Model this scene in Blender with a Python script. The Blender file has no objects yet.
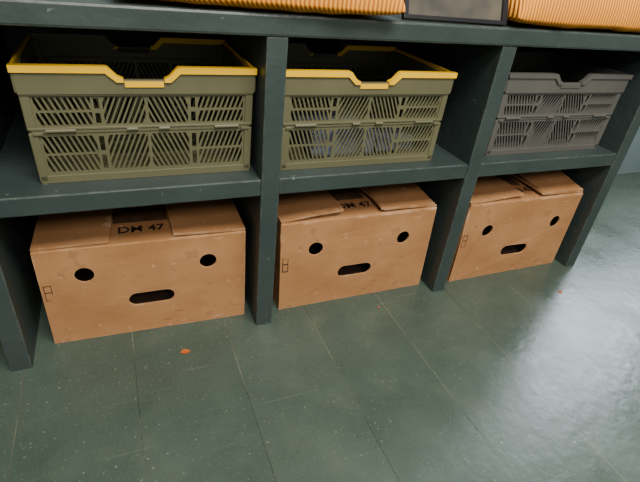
import bpy, bmesh, math, random
from mathutils import Matrix, Vector, noise
random.seed(4)
D2R=math.radians
def srgb(r,g,b):
    f=lambda c:(c/255/12.92) if c/255<=0.04045 else ((c/255+0.055)/1.055)**2.4
    return (f(r),f(g),f(b),1)
# ---------------------------------------------------------------- materials
def newmat(name):
    m=bpy.data.materials.new(name); m.use_nodes=True
    nt=m.node_tree; b=nt.nodes['Principled BSDF']
    return m,nt,b
def N(nt,t,**k):
    n=nt.nodes.new(t)
    for a,v in k.items(): setattr(n,a,v)
    return n
def ramp(nt,src,stops):
    r=nt.nodes.new('ShaderNodeValToRGB'); e=r.color_ramp.elements
    e[0].position,e[0].color=stops[0]; e[1].position,e[1].color=stops[-1]
    for p,c in stops[1:-1]:
        x=e.new(p); x.color=c
    nt.links.new(src,r.inputs[0]); return r
def mottled(name,c1,c2,scale=6,rough=.5,bump=.1,bscale=60,rr=.1,stretch=(1,1,1),spec=.5,detail=6):
    m,nt,b=newmat(name); L=nt.links.new
    tc=N(nt,'ShaderNodeTexCoord'); mp=N(nt,'ShaderNodeMapping'); mp.inputs['Scale'].default_value=stretch
    L(tc.outputs['Object'],mp.inputs[0])
    n=N(nt,'ShaderNodeTexNoise'); n.inputs['Scale'].default_value=scale; n.inputs['Detail'].default_value=detail
    L(mp.outputs[0],n.inputs['Vector'])
    r=ramp(nt,n.outputs['Fac'],[(.3,c1),(.7,c2)]); L(r.outputs[0],b.inputs['Base Color'])
    mr=N(nt,'ShaderNodeMapRange'); mr.inputs['To Min'].default_value=rough-rr; mr.inputs['To Max'].default_value=rough+rr
    L(n.outputs['Fac'],mr.inputs[0]); L(mr.outputs[0],b.inputs['Roughness'])
    n2=N(nt,'ShaderNodeTexNoise'); n2.inputs['Scale'].default_value=bscale; n2.inputs['Detail'].default_value=4
    L(mp.outputs[0],n2.inputs['Vector'])
    bp=N(nt,'ShaderNodeBump'); bp.inputs['Strength'].default_value=bump; bp.inputs['Distance'].default_value=.004
    L(n2.outputs['Fac'],bp.inputs['Height']); L(bp.outputs[0],b.inputs['Normal'])
    b.inputs['Specular IOR Level'].default_value=spec
    return m
def add_flecks(m,col,scale,thr,amount=1.0,vec_stretch=(1,1,1),rot=(0,0,0)):
    nt=m.node_tree;b=nt.nodes['Principled BSDF'];L=nt.links.new
    src=b.inputs['Base Color'].links[0].from_socket
    tc=N(nt,'ShaderNodeTexCoord'); mp=N(nt,'ShaderNodeMapping'); mp.inputs['Scale'].default_value=vec_stretch; mp.inputs['Rotation'].default_value=rot
    L(tc.outputs['Object'],mp.inputs[0])
    n=N(nt,'ShaderNodeTexNoise'); n.inputs['Scale'].default_value=scale; n.inputs['Detail'].default_value=3; n.inputs['Roughness'].default_value=.7
    L(mp.outputs[0],n.inputs['Vector'])
    r=ramp(nt,n.outputs['Fac'],[(thr,(0,0,0,1)),(thr+.03,(amount,amount,amount,1))])
    mx=N(nt,'ShaderNodeMix',data_type='RGBA')
    L(r.outputs[0],mx.inputs[0]); L(src,mx.inputs[6]); mx.inputs[7].default_value=col
    L(mx.outputs[2],b.inputs['Base Color'])
def edge_wear(m,col,radius=.004,amount=.7,nscale=30,lo=.45,hi=.6):
    # worn edges: rounded-normal vs true normal picks out the real edges
    nt=m.node_tree;b=nt.nodes['Principled BSDF'];L=nt.links.new
    src=b.inputs['Base Color'].links[0].from_socket
    g=N(nt,'ShaderNodeNewGeometry'); bv=N(nt,'ShaderNodeBevel',samples=6); bv.inputs['Radius'].default_value=radius
    d=N(nt,'ShaderNodeVectorMath',operation='DOT_PRODUCT'); L(bv.outputs[0],d.inputs[0]); L(g.outputs['True Normal'],d.inputs[1])
    r=ramp(nt,d.outputs['Value'],[(.80,(1,1,1,1)),(.97,(0,0,0,1))])
    tc=N(nt,'ShaderNodeTexCoord'); n=N(nt,'ShaderNodeTexNoise'); n.inputs['Scale'].default_value=nscale; n.inputs['Detail'].default_value=4
    L(tc.outputs['Object'],n.inputs['Vector']); r2=ramp(nt,n.outputs['Fac'],[(lo,(0,0,0,1)),(hi,(amount,amount,amount,1))])
    mu=N(nt,'ShaderNodeMath',operation='MULTIPLY'); L(r.outputs[0],mu.inputs[0]); L(r2.outputs[0],mu.inputs[1])
    mx=N(nt,'ShaderNodeMix',data_type='RGBA'); L(mu.outputs[0],mx.inputs[0]); L(src,mx.inputs[6]); mx.inputs[7].default_value=col
    L(mx.outputs[2],b.inputs['Base Color'])
M_bench=mottled('bench_paint',srgb(45,55,54),srgb(55,66,63),scale=5,rough=.42,bump=.35,bscale=40)
add_flecks(M_bench,srgb(120,130,122),60,.69,.5)
add_flecks(M_bench,srgb(125,128,115),1,.72,.35,(60,60,9))
edge_wear(M_bench,srgb(125,132,120),.006,.8,25,.42,.55)
M_wall=mottled('wall_paint',srgb(100,118,122),srgb(114,132,136),scale=3,rough=.5,bump=.1)
M_card=mottled('cardboard',srgb(152,106,66),srgb(176,130,88),scale=6,rough=.85,bump=.6,bscale=13,rr=.05,spec=.2)
add_flecks(M_card,srgb(205,168,130),45,.66,.5)
add_flecks(M_card,srgb(118,82,52),6,.58,.35)
add_flecks(M_card,srgb(112,78,48),1,.66,.55,(9,9,70),(0,D2R(70),0))
add_flecks(M_card,srgb(210,176,140),1,.67,.5,(9,9,80),(0,D2R(20),0))
edge_wear(M_card,srgb(206,172,136),.005,.8,20)
M_ink_shade=mottled('box_ink_and_hole_shade',srgb(38,28,22),srgb(60,44,34),scale=40,rough=.8,bump=0,spec=.2)  # print marks, and the shade-coloured block inside the boxes
M_ink2=mottled('box_print_faded',srgb(66,46,32),srgb(104,76,52),scale=30,rough=.85,bump=0,spec=.2)
M_olive=mottled('olive_plastic',srgb(88,86,62),srgb(97,95,69),scale=8,rough=.42,bump=.04,bscale=300,rr=.05)
M_yellow=mottled('yellow_plastic',srgb(236,182,0),srgb(244,194,0),scale=8,rough=.4,bump=0,rr=.03)
M_grey=mottled('grey_plastic',srgb(78,77,72),srgb(86,84,79),scale=8,rough=.45,bump=.04,bscale=300,rr=.05)
M_black=mottled('black_frame',srgb(18,19,22),srgb(26,27,30),scale=8,rough=.35,bump=0,rr=.03)
M_print=mottled('picture_print',srgb(60,60,58),srgb(105,98,84),scale=9,rough=.2,bump=0,rr=.02)
M_leaf=mottled('leaf_orange',srgb(210,105,30),srgb(235,140,60),scale=60,rough=.7,bump=.1,rr=.03)
M_cloth=mottled('blue_cloth',srgb(90,100,125),srgb(140,145,155),scale=16,rough=.9,bump=.2,rr=.03)
def corduroy():
    m,nt,b=newmat('mustard_corduroy');L=nt.links.new
    tc=N(nt,'ShaderNodeTexCoord'); mp=N(nt,'ShaderNodeMapping'); mp.inputs['Rotation'].default_value=(0,0,D2R(32))
    L(tc.outputs['Object'],mp.inputs[0])
    w=N(nt,'ShaderNodeTexWave',wave_type='BANDS',bands_direction='X'); w.inputs['Scale'].default_value=42; w.inputs['Distortion'].default_value=2.5
    w.inputs['Detail'].default_value=2;w.inputs['Detail Scale'].default_value=.4
    L(mp.outputs[0],w.inputs['Vector'])
    r=ramp(nt,w.outputs['Fac'],[(.0,srgb(172,92,10)),(.6,srgb(250,165,40))])
    L(r.outputs[0],b.inputs['Base Color'])
    bp=N(nt,'ShaderNodeBump'); bp.inputs['Strength'].default_value=.7; bp.inputs['Distance'].default_value=.004
    L(w.outputs['Fac'],bp.inputs['Height']); L(bp.outputs[0],b.inputs['Normal'])
    b.inputs['Roughness'].default_value=.85
    return m
M_cord=corduroy()
def floor_mat():
    m,nt,b=newmat('painted_floorboards');L=nt.links.new
    tc=N(nt,'ShaderNodeTexCoord'); mp=N(nt,'ShaderNodeMapping')
    mp.inputs['Rotation'].default_value=(0,0,D2R(90)); mp.inputs['Location'].default_value=(0.35,.305+.228*20,0)
    L(tc.outputs['Object'],mp.inputs[0])
    br=N(nt,'ShaderNodeTexBrick'); br.offset=.37; br.offset_frequency=2
    br.inputs['Scale'].default_value=1; br.inputs['Brick Width'].default_value=2.9; br.inputs['Row Height'].default_value=.228
    br.inputs['Mortar Size'].default_value=.0009; br.inputs['Mortar Smooth'].default_value=.3
    br.inputs['Color1'].default_value=srgb(66,80,71); br.inputs['Color2'].default_value=srgb(71,84,75); br.inputs['Mortar'].default_value=srgb(70,82,74)
    L(mp.outputs[0],br.inputs['Vector'])
    n=N(nt,'ShaderNodeTexNoise'); n.inputs['Scale'].default_value=5; n.inputs['Detail'].default_value=7; n.inputs['Roughness'].default_value=.6
    L(tc.outputs['Object'],n.inputs['Vector'])
    mul=N(nt,'ShaderNodeMix',data_type='RGBA',blend_type='MULTIPLY'); mul.inputs[0].default_value=1
    r=ramp(nt,n.outputs['Fac'],[(.3,(.78,.80,.78,1)),(.7,(1.14,1.12,1.1,1))])
    L(br.outputs['Color'],mul.inputs[6]); L(r.outputs[0],mul.inputs[7])
    cur=mul.outputs[2]
    def layer(fac,col):
        nonlocal cur
        mx=N(nt,'ShaderNodeMix',data_type='RGBA'); L(fac,mx.inputs[0]); L(cur,mx.inputs[6])
        if isinstance(col,tuple): mx.inputs[7].default_value=col
        else: L(col,mx.inputs[7])
        cur=mx.outputs[2]
    n3=N(nt,'ShaderNodeTexNoise'); n3.inputs['Scale'].default_value=4; L(tc.outputs['Object'],n3.inputs['Vector'])
    sr=ramp(nt,n3.outputs['Fac'],[(.45,srgb(48,56,50)),(.6,srgb(112,112,96))])
    layer(br.outputs['Fac'],sr.outputs[0])
    def speck(scale,thr,amt,col,rot=0,sc=(1,1,1),w=.05,det=2):
        mp2=N(nt,'ShaderNodeMapping'); mp2.inputs['Rotation'].default_value=(0,0,D2R(rot)); mp2.inputs['Scale'].default_value=sc
        L(tc.outputs['Object'],mp2.inputs[0])
        n4=N(nt,'ShaderNodeTexNoise'); n4.inputs['Scale'].default_value=scale; n4.inputs['Detail'].default_value=det; L(mp2.outputs[0],n4.inputs['Vector'])
        fr=ramp(nt,n4.outputs['Fac'],[(thr,(0,0,0,1)),(thr+w,(amt,amt,amt,1))]); layer(fr.outputs[0],col)
    speck(9,.56,.3,srgb(94,100,85),0,(1,1,1),.2,8)
    speck(140,.685,.6,srgb(150,145,115))
    speck(260,.65,.45,srgb(125,127,108))
    speck(1,.68,.3,srgb(120,128,112),25,(3,110,1),.06,3)
    speck(1,.68,.28,srgb(118,126,110),-60,(2,120,1),.06,3)
    speck(1,.69,.28,srgb(118,126,110),85,(3,160,1),.06,3)
    speck(70,.70,.5,srgb(42,48,44))
    L(cur,b.inputs['Base Color'])
    rr=ramp(nt,n.outputs['Fac'],[(.3,(.22,.22,.22,1)),(.7,(.38,.38,.38,1))]); L(rr.outputs[0],b.inputs['Roughness'])
    n6=N(nt,'ShaderNodeTexNoise'); n6.inputs['Scale'].default_value=35; n6.inputs['Detail'].default_value=5; L(tc.outputs['Object'],n6.inputs['Vector'])
    bp=N(nt,'ShaderNodeBump'); bp.inputs['Strength'].default_value=.25; bp.inputs['Distance'].default_value=.004
    L(n6.outputs['Fac'],bp.inputs['Height'])
    bp2=N(nt,'ShaderNodeBump',invert=True); bp2.inputs['Strength'].default_value=.4; bp2.inputs['Distance'].default_value=.002
    L(br.outputs['Fac'],bp2.inputs['Height']); L(bp.outputs[0],bp2.inputs['Normal']); L(bp2.outputs[0],b.inputs['Normal'])
    return m
M_floor=floor_mat()
# ---------------------------------------------------------------- mesh builder
class B:
    def __init__(s): s.bm=bmesh.new()
    def box(s,x0,x1,y0,y1,z0,z1,mat=0,bev=0,M=None):
        vs=[s.bm.verts.new((x,y,z)) for x in (x0,x1) for y in (y0,y1) for z in (z0,z1)]
        F=[(0,1,3,2),(4,6,7,5),(0,4,5,1),(2,3,7,6),(0,2,6,4),(1,5,7,3)]
        fs=[s.bm.faces.new([vs[i] for i in f]) for f in F]
        for f in fs:f.material_index=mat
        if bev:
            es=list({e for f in fs for e in f.edges})
            r=bmesh.ops.bevel(s.bm,geom=es,offset=bev,segments=2,affect='EDGES',profile=.5,clamp_overlap=True)
            for f in r['faces']: f.material_index=mat
            if M:
                allv={v for f in r['faces'] for v in f.verts}|{v for v in vs if v.is_valid}
                for v in allv: v.co=M@v.co
        elif M:
            for v in vs: v.co=M@v.co
    def grid(s,fn,nx,ny,th,mat=0):
        T=[[s.bm.verts.new(fn(i/nx,j/ny)) for i in range(nx+1)] for j in range(ny+1)]
        U=[[s.bm.verts.new(fn(i/nx,j/ny)-Vector((0,0,th))) for i in range(nx+1)] for j in range(ny+1)]
        fs=[]
        for j in range(ny):
            for i in range(nx):
                fs.append(s.bm.faces.new((T[j][i],T[j][i+1],T[j+1][i+1],T[j+1][i])))
                fs.append(s.bm.faces.new((U[j][i],U[j+1][i],U[j+1][i+1],U[j][i+1])))
        for i in range(nx):
            fs.append(s.bm.faces.new((T[0][i],U[0][i],U[0][i+1],T[0][i+1]))); fs.append(s.bm.faces.new((T[ny][i],T[ny][i+1],U[ny][i+1],U[ny][i])))
        for j in range(ny):
            fs.append(s.bm.faces.new((T[j][0],T[j+1][0],U[j+1][0],U[j][0]))); fs.append(s.bm.faces.new((T[j][nx],U[j][nx],U[j+1][nx],T[j+1][nx])))
        for f in fs: f.material_index=mat
    def mesh(s,me,M,mat=0):
        me.transform(M); n=len(s.bm.faces); s.bm.from_mesh(me); s.bm.faces.ensure_lookup_table()
        for f in s.bm.faces[n:]: f.material_index=mat
        bpy.data.meshes.remove(me)
    def prism(s,pts,holes,th,M,mat=0):
        cu=bpy.data.curves.new('tmp','CURVE'); cu.dimensions='2D'; cu.fill_mode='BOTH'; cu.extrude=th/2
        for loop in [pts]+holes:
            sp=cu.splines.new('POLY'); sp.points.add(len(loop)-1)
            for i,p in enumerate(loop): sp.points[i].co=(p[0],p[1],0,1)
            sp.use_cyclic_u=True
        ob=bpy.data.objects.new('tmp',cu); bpy.context.scene.collection.objects.link(ob)
        me=bpy.data.meshes.new_from_object(ob.evaluated_get(bpy.context.evaluated_depsgraph_get()))
        bpy.data.objects.remove(ob); bpy.data.curves.remove(cu)
        me.materials.clear()
        s.mesh(me,M,mat)
    def cyl(s,p,r,l,axis='X',mat=0,seg=12):
        M=Matrix.Translation(p)@(Matrix.Rotation(D2R(90),4,'Y') if axis=='X' else (Matrix.Rotation(D2R(90),4,'X') if axis=='Y' else Matrix()))
        r_=bmesh.ops.create_cone(s.bm,cap_ends=True,segments=seg,radius1=r,radius2=r,depth=l,matrix=M)
        for f in {f for v in r_['verts'] for f in v.link_faces}: f.material_index=mat
    def obj(s,name,mats,loc=(0,0,0),rotz=0,parent=None,smooth=False):
        bmesh.ops.recalc_face_normals(s.bm,faces=s.bm.faces) if not smooth else None
        me=bpy.data.meshes.new(name); s.bm.to_mesh(me); s.bm.free()
        for m in mats: me.materials.append(m)
        if smooth:
            for p in me.polygons:p.use_smooth=True
        o=bpy.data.objects.new(name,me); bpy.context.scene.collection.objects.link(o)
        o.location=loc; o.rotation_euler=(0,0,rotz); o.parent=parent
        return o
def XZ(y): return Matrix.Translation((0,y,0))@Matrix.Rotation(D2R(90),4,'X')
# ---------------------------------------------------------------- room
b=B(); b.box(-3.5,5.5,-4,.62,-.05,0); b.obj('floor',[M_floor])
b=B()
wx0,wx1,wz0,wz1=1.7,3.6,.80,2.2
b.box(-3.5,wx0,.62,.74,0,2.7); b.box(wx1,5.5,.62,.74,0,2.7); b.box(wx0,wx1,.62,.74,0,wz0); b.box(wx0,wx1,.62,.74,wz1,2.7)
b.obj('wall_back',[M_wall])
b=B()
for a in ((wx0,wx0+.05,wz0,wz1),(wx1-.05,wx1,wz0,wz1),(wx0,wx1,wz0,wz0+.05),(wx0,wx1,wz1-.05,wz1),((wx0+wx1)/2-.02,(wx0+wx1)/2+.02,wz0,wz1)):
    b.box(a[0],a[1],.65,.70,a[2],a[3])
b.obj('window_1',[M_wall])
# ---------------------------------------------------------------- bench
P=.56;t=.0425;H=.7165;S=.424;S2=.3842;TT=.7556;DB=.60
bench=bpy.data.objects.new('storage_bench',None); bpy.context.scene.collection.objects.link(bench)
def part(name,*a,**k):
    b=B(); b.box(*a,**k)
    return b.obj(name,[M_bench],parent=bench)
for k in range(-2,3):
    part('divider_%d'%(k+3),k*P,k*P+t,0,DB,0,H,bev=.0025)
for k in range(-2,2):
    part('shelf_%d'%(k+3),k*P+t,(k+1)*P,.002,DB,S2,S,bev=.003)
part('seat_top',-2*P-.01,2*P+t+.01,-.004,DB+.01,H,TT,bev=.005)
part('back_panel',-2*P+.01,2*P+t-.005,DB,DB+.014,0,H)
# ---------------------------------------------------------------- crates
def clipx(poly,x0,x1):
    def cl(p,ins,xc):
        o=[]
        for i in range(len(p)):
            a=p[i];c=p[(i+1)%len(p)]
            if ins(a): o.append(a)
            if ins(a)!=ins(c):
                k=(xc-a[0])/(c[0]-a[0]); o.append((xc,a[1]+k*(c[1]-a[1])))
        return o
    p=cl(poly,lambda q:q[0]>=x0,x0)
    return cl(p,lambda q:q[0]<=x1,x1) if p else p
def area2(p): return abs(sum(p[i][0]*p[(i+1)%len(p)][1]-p[(i+1)%len(p)][0]*p[i][1] for i in range(len(p))))/2
def slots(x0,x1,z0,z1,s,w=.0062,p=.0100,split=True):
    out=[]; h=z1-z0; sh=abs(s)*h; zm=(z0+z1)/2
    n=int((x1-x0+2*sh)/p)+2
    for i in range(n):
        bx=x0-sh-.5*p+i*p+ (sh if s<0 else 0)
        for a,c in ([(z0,zm-.002),(zm+.002,z1)] if split else [(z0,z1)]):
            q=clipx([(bx+s*(a-z0),a),(bx+w+s*(a-z0),a),(bx+w+s*(c-z0),c),(bx+s*(c-z0),c)],x0,x1)
            if q and area2(q)>2.0e-5: out.append(q)
    return out
def rect(x0,x1,z0,z1): return [(x0,z0),(x1,z0),(x1,z1),(x0,z1)]
def row(W,z0,z1):
    h=W/2; g=[]
    a=.37*h
    g+=slots(-h+.020,-a-.020,z0,z1,-.35)
    g+=slots(a+.020,h-.020,z0,z1,.35)
    g+=slots(-a,-.003,z0,z1,.45,split=False); g+=slots(.003,a,z0,z1,-.45,split=False)
    for sx in (-1,1):
        c=sx*(a+.0105); zm=(z0+z1)/2
        g.append(rect(c-.0045,c+.0045,z0+.002,zm-.004)); g.append(rect(c-.0045,c+.0045,zm+.004,z1-.002))
    return g
def row_side(D,z0,z1):
    h=D/2
    return slots(-h+.02,-.008,z0,z1,.45)+slots(.008,h-.02,z0,z1,-.45)
def crate(name,W,Dp,loc,mats,rot=0,contents=False):
    b=B(); h=W/2
    band=[(-h,.174),(h,.174),(h,.214),(.062,.214),(.046,.200),(-.046,.200),(-.062,.214),(-h,.214)]
    for y in (.004,Dp-.004):
        b.prism(rect(-h+.006,h-.006,.006,.104),row(W,.022,.094),.004,XZ(y))
        b.prism(rect(-h+.006,h-.006,.108,.178),row(W,.115,.167),.004,XZ(y))
    hd=Dp/2
    for x in (-h+.004,h-.004):
        M=Matrix.Translation((x,hd,0))@Matrix.Rotation(D2R(90),4,'Z')@Matrix.Rotation(D2R(90),4,'X')
        b.prism(rect(-hd+.006,hd-.006,.006,.104),row_side(Dp,.026,.092),.004,M)
        b.prism(rect(-hd+.006,hd-.006,.108,.214),row_side(Dp,.116,.168),.004,M)
    b.prism(band,[],.008,XZ(.000)); b.prism(band,[],.008,XZ(Dp))
    for x in (-h,h): b.box(x-.004,x+.004,-.002,Dp+.002,.176,.214,bev=.0015)
    for (z0,z1,o) in ((0,.016,.001),(.100,.106,.000),(.107,.112,.002),(.170,.176,.002)):
        b.box(-h+.002,h-.002,-o,.008,z0,z1,bev=.001); b.box(-h+.002,h-.002,Dp-.008,Dp+o,z0,z1,bev=.001)
        b.box(-h-o+.002,-h+.008,0,Dp,z0,z1,bev=.001); b.box(h-.008,h+o-.002,0,Dp,z0,z1,bev=.001)
    for x in (-h+.008,h-.008):
        for y in (.007,Dp-.007):
            b.box(x-.008,x+.008,y-.008,y+.008,.004,.102,bev=.002); b.box(x-.008,x+.008,y-.008,y+.008,.107,.212,bev=.002)
    for x in (-h+.055,h-.055,-.03,.03):
        b.cyl((x,-.002,.106),.0035,.05 if abs(x)>.05 else .02,'X')
    for x in (-h+.016,h-.016):
        b.box(x-.008,x+.008,-.004,.004,.098,.104,bev=.001)
    b.box(-h+.006,h-.006,.006,Dp-.006,.004,.009)
    for i in range(7):
        y=.03+i*(Dp-.06)/6; b.box(-h+.008,h-.008,y-.002,y+.002,.009,.013)
    for y in (-.001,Dp+.001):
        for sx in (-1,1):
            pr=[(sx*(h+.004),.212),(sx*.066,.212),(sx*.048,.196),(sx*.036,.196),(sx*.036,.203),(sx*.046,.207),(sx*.060,.2225),(sx*.064,.224),(sx*(h+.004),.224)]
            b.prism(pr,[],.014,XZ(y),1)
        b.box(-.0355,.0355,y-.005,y+.005,.186,.1985,bev=.001)
    for x in (-h-.001,h+.001): b.box(x-.003,x+.003,.0,Dp,.2135,.2225,1,bev=.001)
    for v in b.bm.verts:
        k=1-.018*(1-v.co.z/.224); v.co.x*=k; v.co.y=hd+(v.co.y-hd)*k
    root=b.obj(name,mats,loc,rot)
    if contents:
        c=B(); 
        c.box(-.12,.05,.03,.2,.0135,.075,bev=.01); c.box(.06,.17,.04,.24,.0135,.055,bev=.01)
        o=c.obj('folded_cloth',[M_cloth],parent=root)
    return root
crate('folding_crate',.421,.29,(-.219,.052,S),[M_olive,M_yellow])
crate('folding_crate',.421,.29,(.262,.040,S),[M_olive,M_yellow],contents=True)
crate('folding_crate',.440,.29,(.866,.045,S),[M_grey,M_grey])
# ---------------------------------------------------------------- boxes
def circ(cx,cz,r,n=24): return [(cx+r*math.cos(2*math.pi*i/n),cz+r*math.sin(2*math.pi*i/n)) for i in range(n)]
def stad(cx,cz,w,h,n=10):
    r=h/2; o=[]
    for i in range(n+1):
        a=-math.pi/2+math.pi*i/n; o.append((cx+w/2-r+r*math.cos(a),cz+r*math.sin(a)))
    for i in range(n+1):
        a=math.pi/2+math.pi*i/n; o.append((cx-w/2+r+r*math.cos(a),cz+r*math.sin(a)))
    return o
def cbox(W,Hh,Dp,loc,rot=0,cx=(-.02,.12),eyes=(-.137,.137),mouth=0,lift=(.004,.004),text=True,skew=0,ez=.19,mz=.1,er=.0205,seed=0,extra=None):
    b=B(); h=W/2; th=.005
    b.prism([(-h,0),(h,0),(h,Hh),(-h,Hh)],[circ(eyes[0],ez,er),circ(eyes[1],ez,er),stad(mouth,mz,.106,.038)],th,XZ(th/2))
    b.prism([(-h,0),(h,0),(h,Hh),(-h,Hh)],[circ(-.12,ez,er),circ(.12,ez,er)],th,XZ(Dp-th/2))
    for sx in (-1,1):
        b.box(sx*h-(th if sx>0 else 0),sx*h+(th if sx<0 else 0),th,Dp-th,0,Hh)
    b.box(-h+th,h-th,th,Dp-th,0,th)
    # added dark block low in the box, coloured as the shade behind the holes
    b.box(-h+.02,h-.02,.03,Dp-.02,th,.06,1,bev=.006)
    b.cyl((0,.0035,Hh-.001),.0035,W,'X',0,10)
    b.box(-h+.004,h-.004,.002,Dp*.48,Hh-.001,Hh+.003,0); b.box(-h+.004,h-.004,Dp*.5,Dp,Hh-.001,Hh+.003,0)
    for (xa,xb,lf,sd) in ((-h,cx[0],lift[0],1),(h,cx[1],lift[1],2)):
        def fn(u,v,xa=xa,xb=xb,lf=lf,sd=sd):
            x=xa+(xb-xa)*u; y=.004+(Dp-.008)*v
            w=noise.noise(Vector((x*9+seed,y*7,sd*3+seed)))
            return Vector((x+ (xb-xa)*.03*w*u*2, y-.003*u*w, Hh+.0085+u*(lf+.5*lf*w)+.0015*abs(w)*u))
        b.grid(fn,12,12,.0045,0)
    if extra:
        x0,x1,lz=extra
        def fn(u,v):
            x=x0+(x1-x0)*u; y=.004+.12*v
            w=noise.noise(Vector((x*8,y*9,seed+7)))
            return Vector((x,y,Hh+.0155+lz*(v**1.3)*(.6+.6*u)+.003*w*v))
        b.grid(fn,12,8,.0045,0)
    y=-.0004
    for zz,hh in ((.13,.022),(.153,.018)):
        for r in ((-h+.006,-h+.022,zz,zz+.0015),(-h+.006,-h+.022,zz+hh,zz+hh+.0015),(-h+.006,-h+.0075,zz,zz+hh),(-h+.0205,-h+.022,zz,zz+hh)):
            b.box(r[0],r[1],y,y+.0008,r[2],r[3],1)
    c0,c1=cx
    b.box(c0+.006,c1-.006,.092,.20,Hh+.0028,Hh+.0036,2)
    if text:
        cu=bpy.data.curves.new('txt','FONT'); cu.body='DM 47'; cu.size=.038; cu.extrude=.0004; cu.align_x='CENTER'; cu.offset=.0006
        o=bpy.data.objects.new('txt',cu); bpy.context.scene.collection.objects.link(o)
        me=bpy.data.meshes.new_from_object(o.evaluated_get(bpy.context.evaluated_depsgraph_get()))
        bpy.data.objects.remove(o); me.materials.clear()
        b.mesh(me,Matrix.Translation(((c0+c1)/2,.046,Hh+.0036))@Matrix.Diagonal((.98,1,1,1)),1)
    for v in b.bm.verts:
        v.co.x+=skew*v.co.z
        q=noise.noise(Vector((v.co.x*6+loc[0]*7,v.co.y*4,v.co.z*7)))
        v.co.y+=q*.004
    return b.obj('cardboard_box',[M_card,M_ink_shade,M_ink2],loc,rot)
cbox(.458,.260,.36,(-.248,.060,0.0005),rot=D2R(-1.5),cx=(-.075,.06),lift=(.003,.005),seed=1)
cbox(.462,.274,.36,(.308,.044,.0005),cx=(-.06,.05),eyes=(-.133,.135),mouth=-.008,lift=(.018,.010),skew=-.03,seed=4,extra=(.06,.222,.010))
cbox(.450,.274,.36,(.868,.034,.0005),cx=(-.03,.05),eyes=(-.13,.15),mouth=.008,lift=(.010,.006),ez=.178,mz=.09,seed=8,extra=(.06,.222,.018))
# ---------------------------------------------------------------- cushions
def cushion(W,Dp,T,loc,rot,seed):
    bm=bmesh.new(); nx,ny=64,48
    top=[];bot=[]
    for sgn,store in ((1,top),(-1,bot)):
        for j in range(ny+1):
            r=[]
            for i in range(nx+1):
                u=math.sin((i/nx*2-1)*math.pi/2);v=math.sin((j/ny*2-1)*math.pi/2)
                k=((1-abs(u)**6)*(1-abs(v)**6)); k=max(k,0)**.45
                x=u*W/2; y=v*Dp/2
                wr=noise.noise(Vector((x*9+seed,y*9,sgn)))*.014+noise.noise(Vector((x*26,y*8+seed,sgn)))*.010
                z=T*.82*k+wr*k if sgn>0 else max(-.18*T*k+wr*.3*k,-.179*T)
                e=1+.022*noise.noise(Vector((u*4+seed,v*4,3)))
                r.append(bm.verts.new((x*e,y*e,z)))
            store.append(r)
    for j in range(ny):
        for i in range(nx):
            bm.faces.new((top[j][i],top[j][i+1],top[j+1][i+1],top[j+1][i]))
            bm.faces.new((bot[j][i],bot[j+1][i],bot[j+1][i+1],bot[j][i+1]))
    bmesh.ops.remove_doubles(bm,verts=bm.verts,dist=.0004)
    b=B(); b.bm.free(); b.bm=bm
    bmesh.ops.recalc_face_normals(bm,faces=bm.faces)
    return b.obj('corduroy_cushion',[M_cord],loc,rot,smooth=True)
cushion(.53,.48,.12,(.015,.218,TT+.0215),D2R(-4),1.3)
cushion(.62,.48,.12,(.872,.228,TT+.0215),D2R(1),5.7)
# picture frame leaning back
b=B(); fw,fh=.262,.34
b.box(-fw/2,fw/2,0,.012,0,.009,0,.001); b.box(-fw/2,fw/2,0,.012,fh-.010,fh,0,.001)
b.box(-fw/2,-fw/2+.010,0,.012,.009,fh-.010,0); b.box(fw/2-.014,fw/2,0,.012,.009,fh-.010,0)
b.box(-fw/2+.008,fw/2-.012,.005,.009,.007,fh-.008,1)
o=b.obj('picture_frame',[M_black,M_print],(.424,.008,TT+.004)); o.rotation_euler=(D2R(-18),0,D2R(-2))
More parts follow.
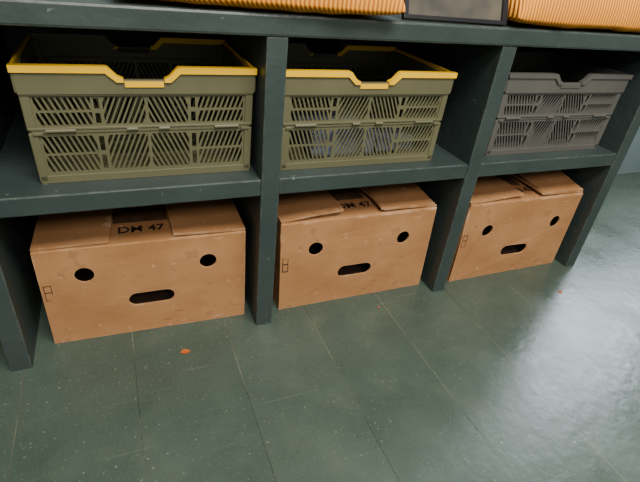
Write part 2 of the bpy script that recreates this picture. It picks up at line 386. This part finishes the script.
# ---------------------------------------------------------------- leaf scraps
def scrap(x,y,s,seed):
    rnd=random.Random(seed); bm=bmesh.new(); n=9
    c=bm.verts.new((0,0,s*.12)); ring=[]
    for i in range(n):
        a=2*math.pi*i/n; r=s*(.6+.5*rnd.random())
        ring.append(bm.verts.new((r*math.cos(a),r*.7*math.sin(a),.0006+rnd.random()*s*.15)))
    for i in range(n): bm.faces.new((c,ring[i],ring[(i+1)%n]))
    bmesh.ops.solidify(bm,geom=bm.faces[:],thickness=.0006)
    bb=B(); bb.bm.free(); bb.bm=bm
    bb.obj('leaf_scrap',[M_leaf],(x,y,.0006),rnd.random()*3)
scrap(-.19,-.044,.013,1); scrap(.983,-.109,.008,2); scrap(.36,-.02,.004,3)
# ---------------------------------------------------------------- lights
def area(name,loc,target,size,sy,power,col):
    l=bpy.data.lights.new(name,'AREA'); l.shape='RECTANGLE'; l.size=size; l.size_y=sy; l.energy=power; l.color=col
    o=bpy.data.objects.new(name,l); bpy.context.scene.collection.objects.link(o); o.location=loc
    d=Vector(target)-Vector(loc); o.rotation_euler=d.to_track_quat('-Z','Y').to_euler(); return o
area('front_fill_light',(.3,-1.3,2.6),(.2,-.2,.2),1.6,.7,105,(1,.96,.89))
area('front_fill_light',(.0,-3.0,2.6),(.2,0,.5),1.4,.7,70,(1,.94,.86))  # added fill lamp behind the camera, brightens box and cushion fronts
area('window_daylight',((wx0+wx1)/2,.80,(wz0+wz1)/2),((wx0+wx1)/2,-1,(wz0+wz1)/2-.6),1.8,1.3,160,(.80,.89,1))
w=bpy.data.worlds.new('World'); bpy.context.scene.world=w; w.use_nodes=True
w.node_tree.nodes['Background'].inputs[0].default_value=(1,.98,.94,1); w.node_tree.nodes['Background'].inputs[1].default_value=.36
# ---------------------------------------------------------------- camera
cam=bpy.data.cameras.new('camera'); co=bpy.data.objects.new('camera',cam); bpy.context.scene.collection.objects.link(co)
co.location=(-0.26985,-0.89978,0.86706); co.rotation_euler=(1.0093,-0.1003,-0.38023)
cam.sensor_width=36; cam.sensor_fit='HORIZONTAL'; cam.lens=469.05*36/640; cam.clip_start=.01
bpy.context.scene.camera=co
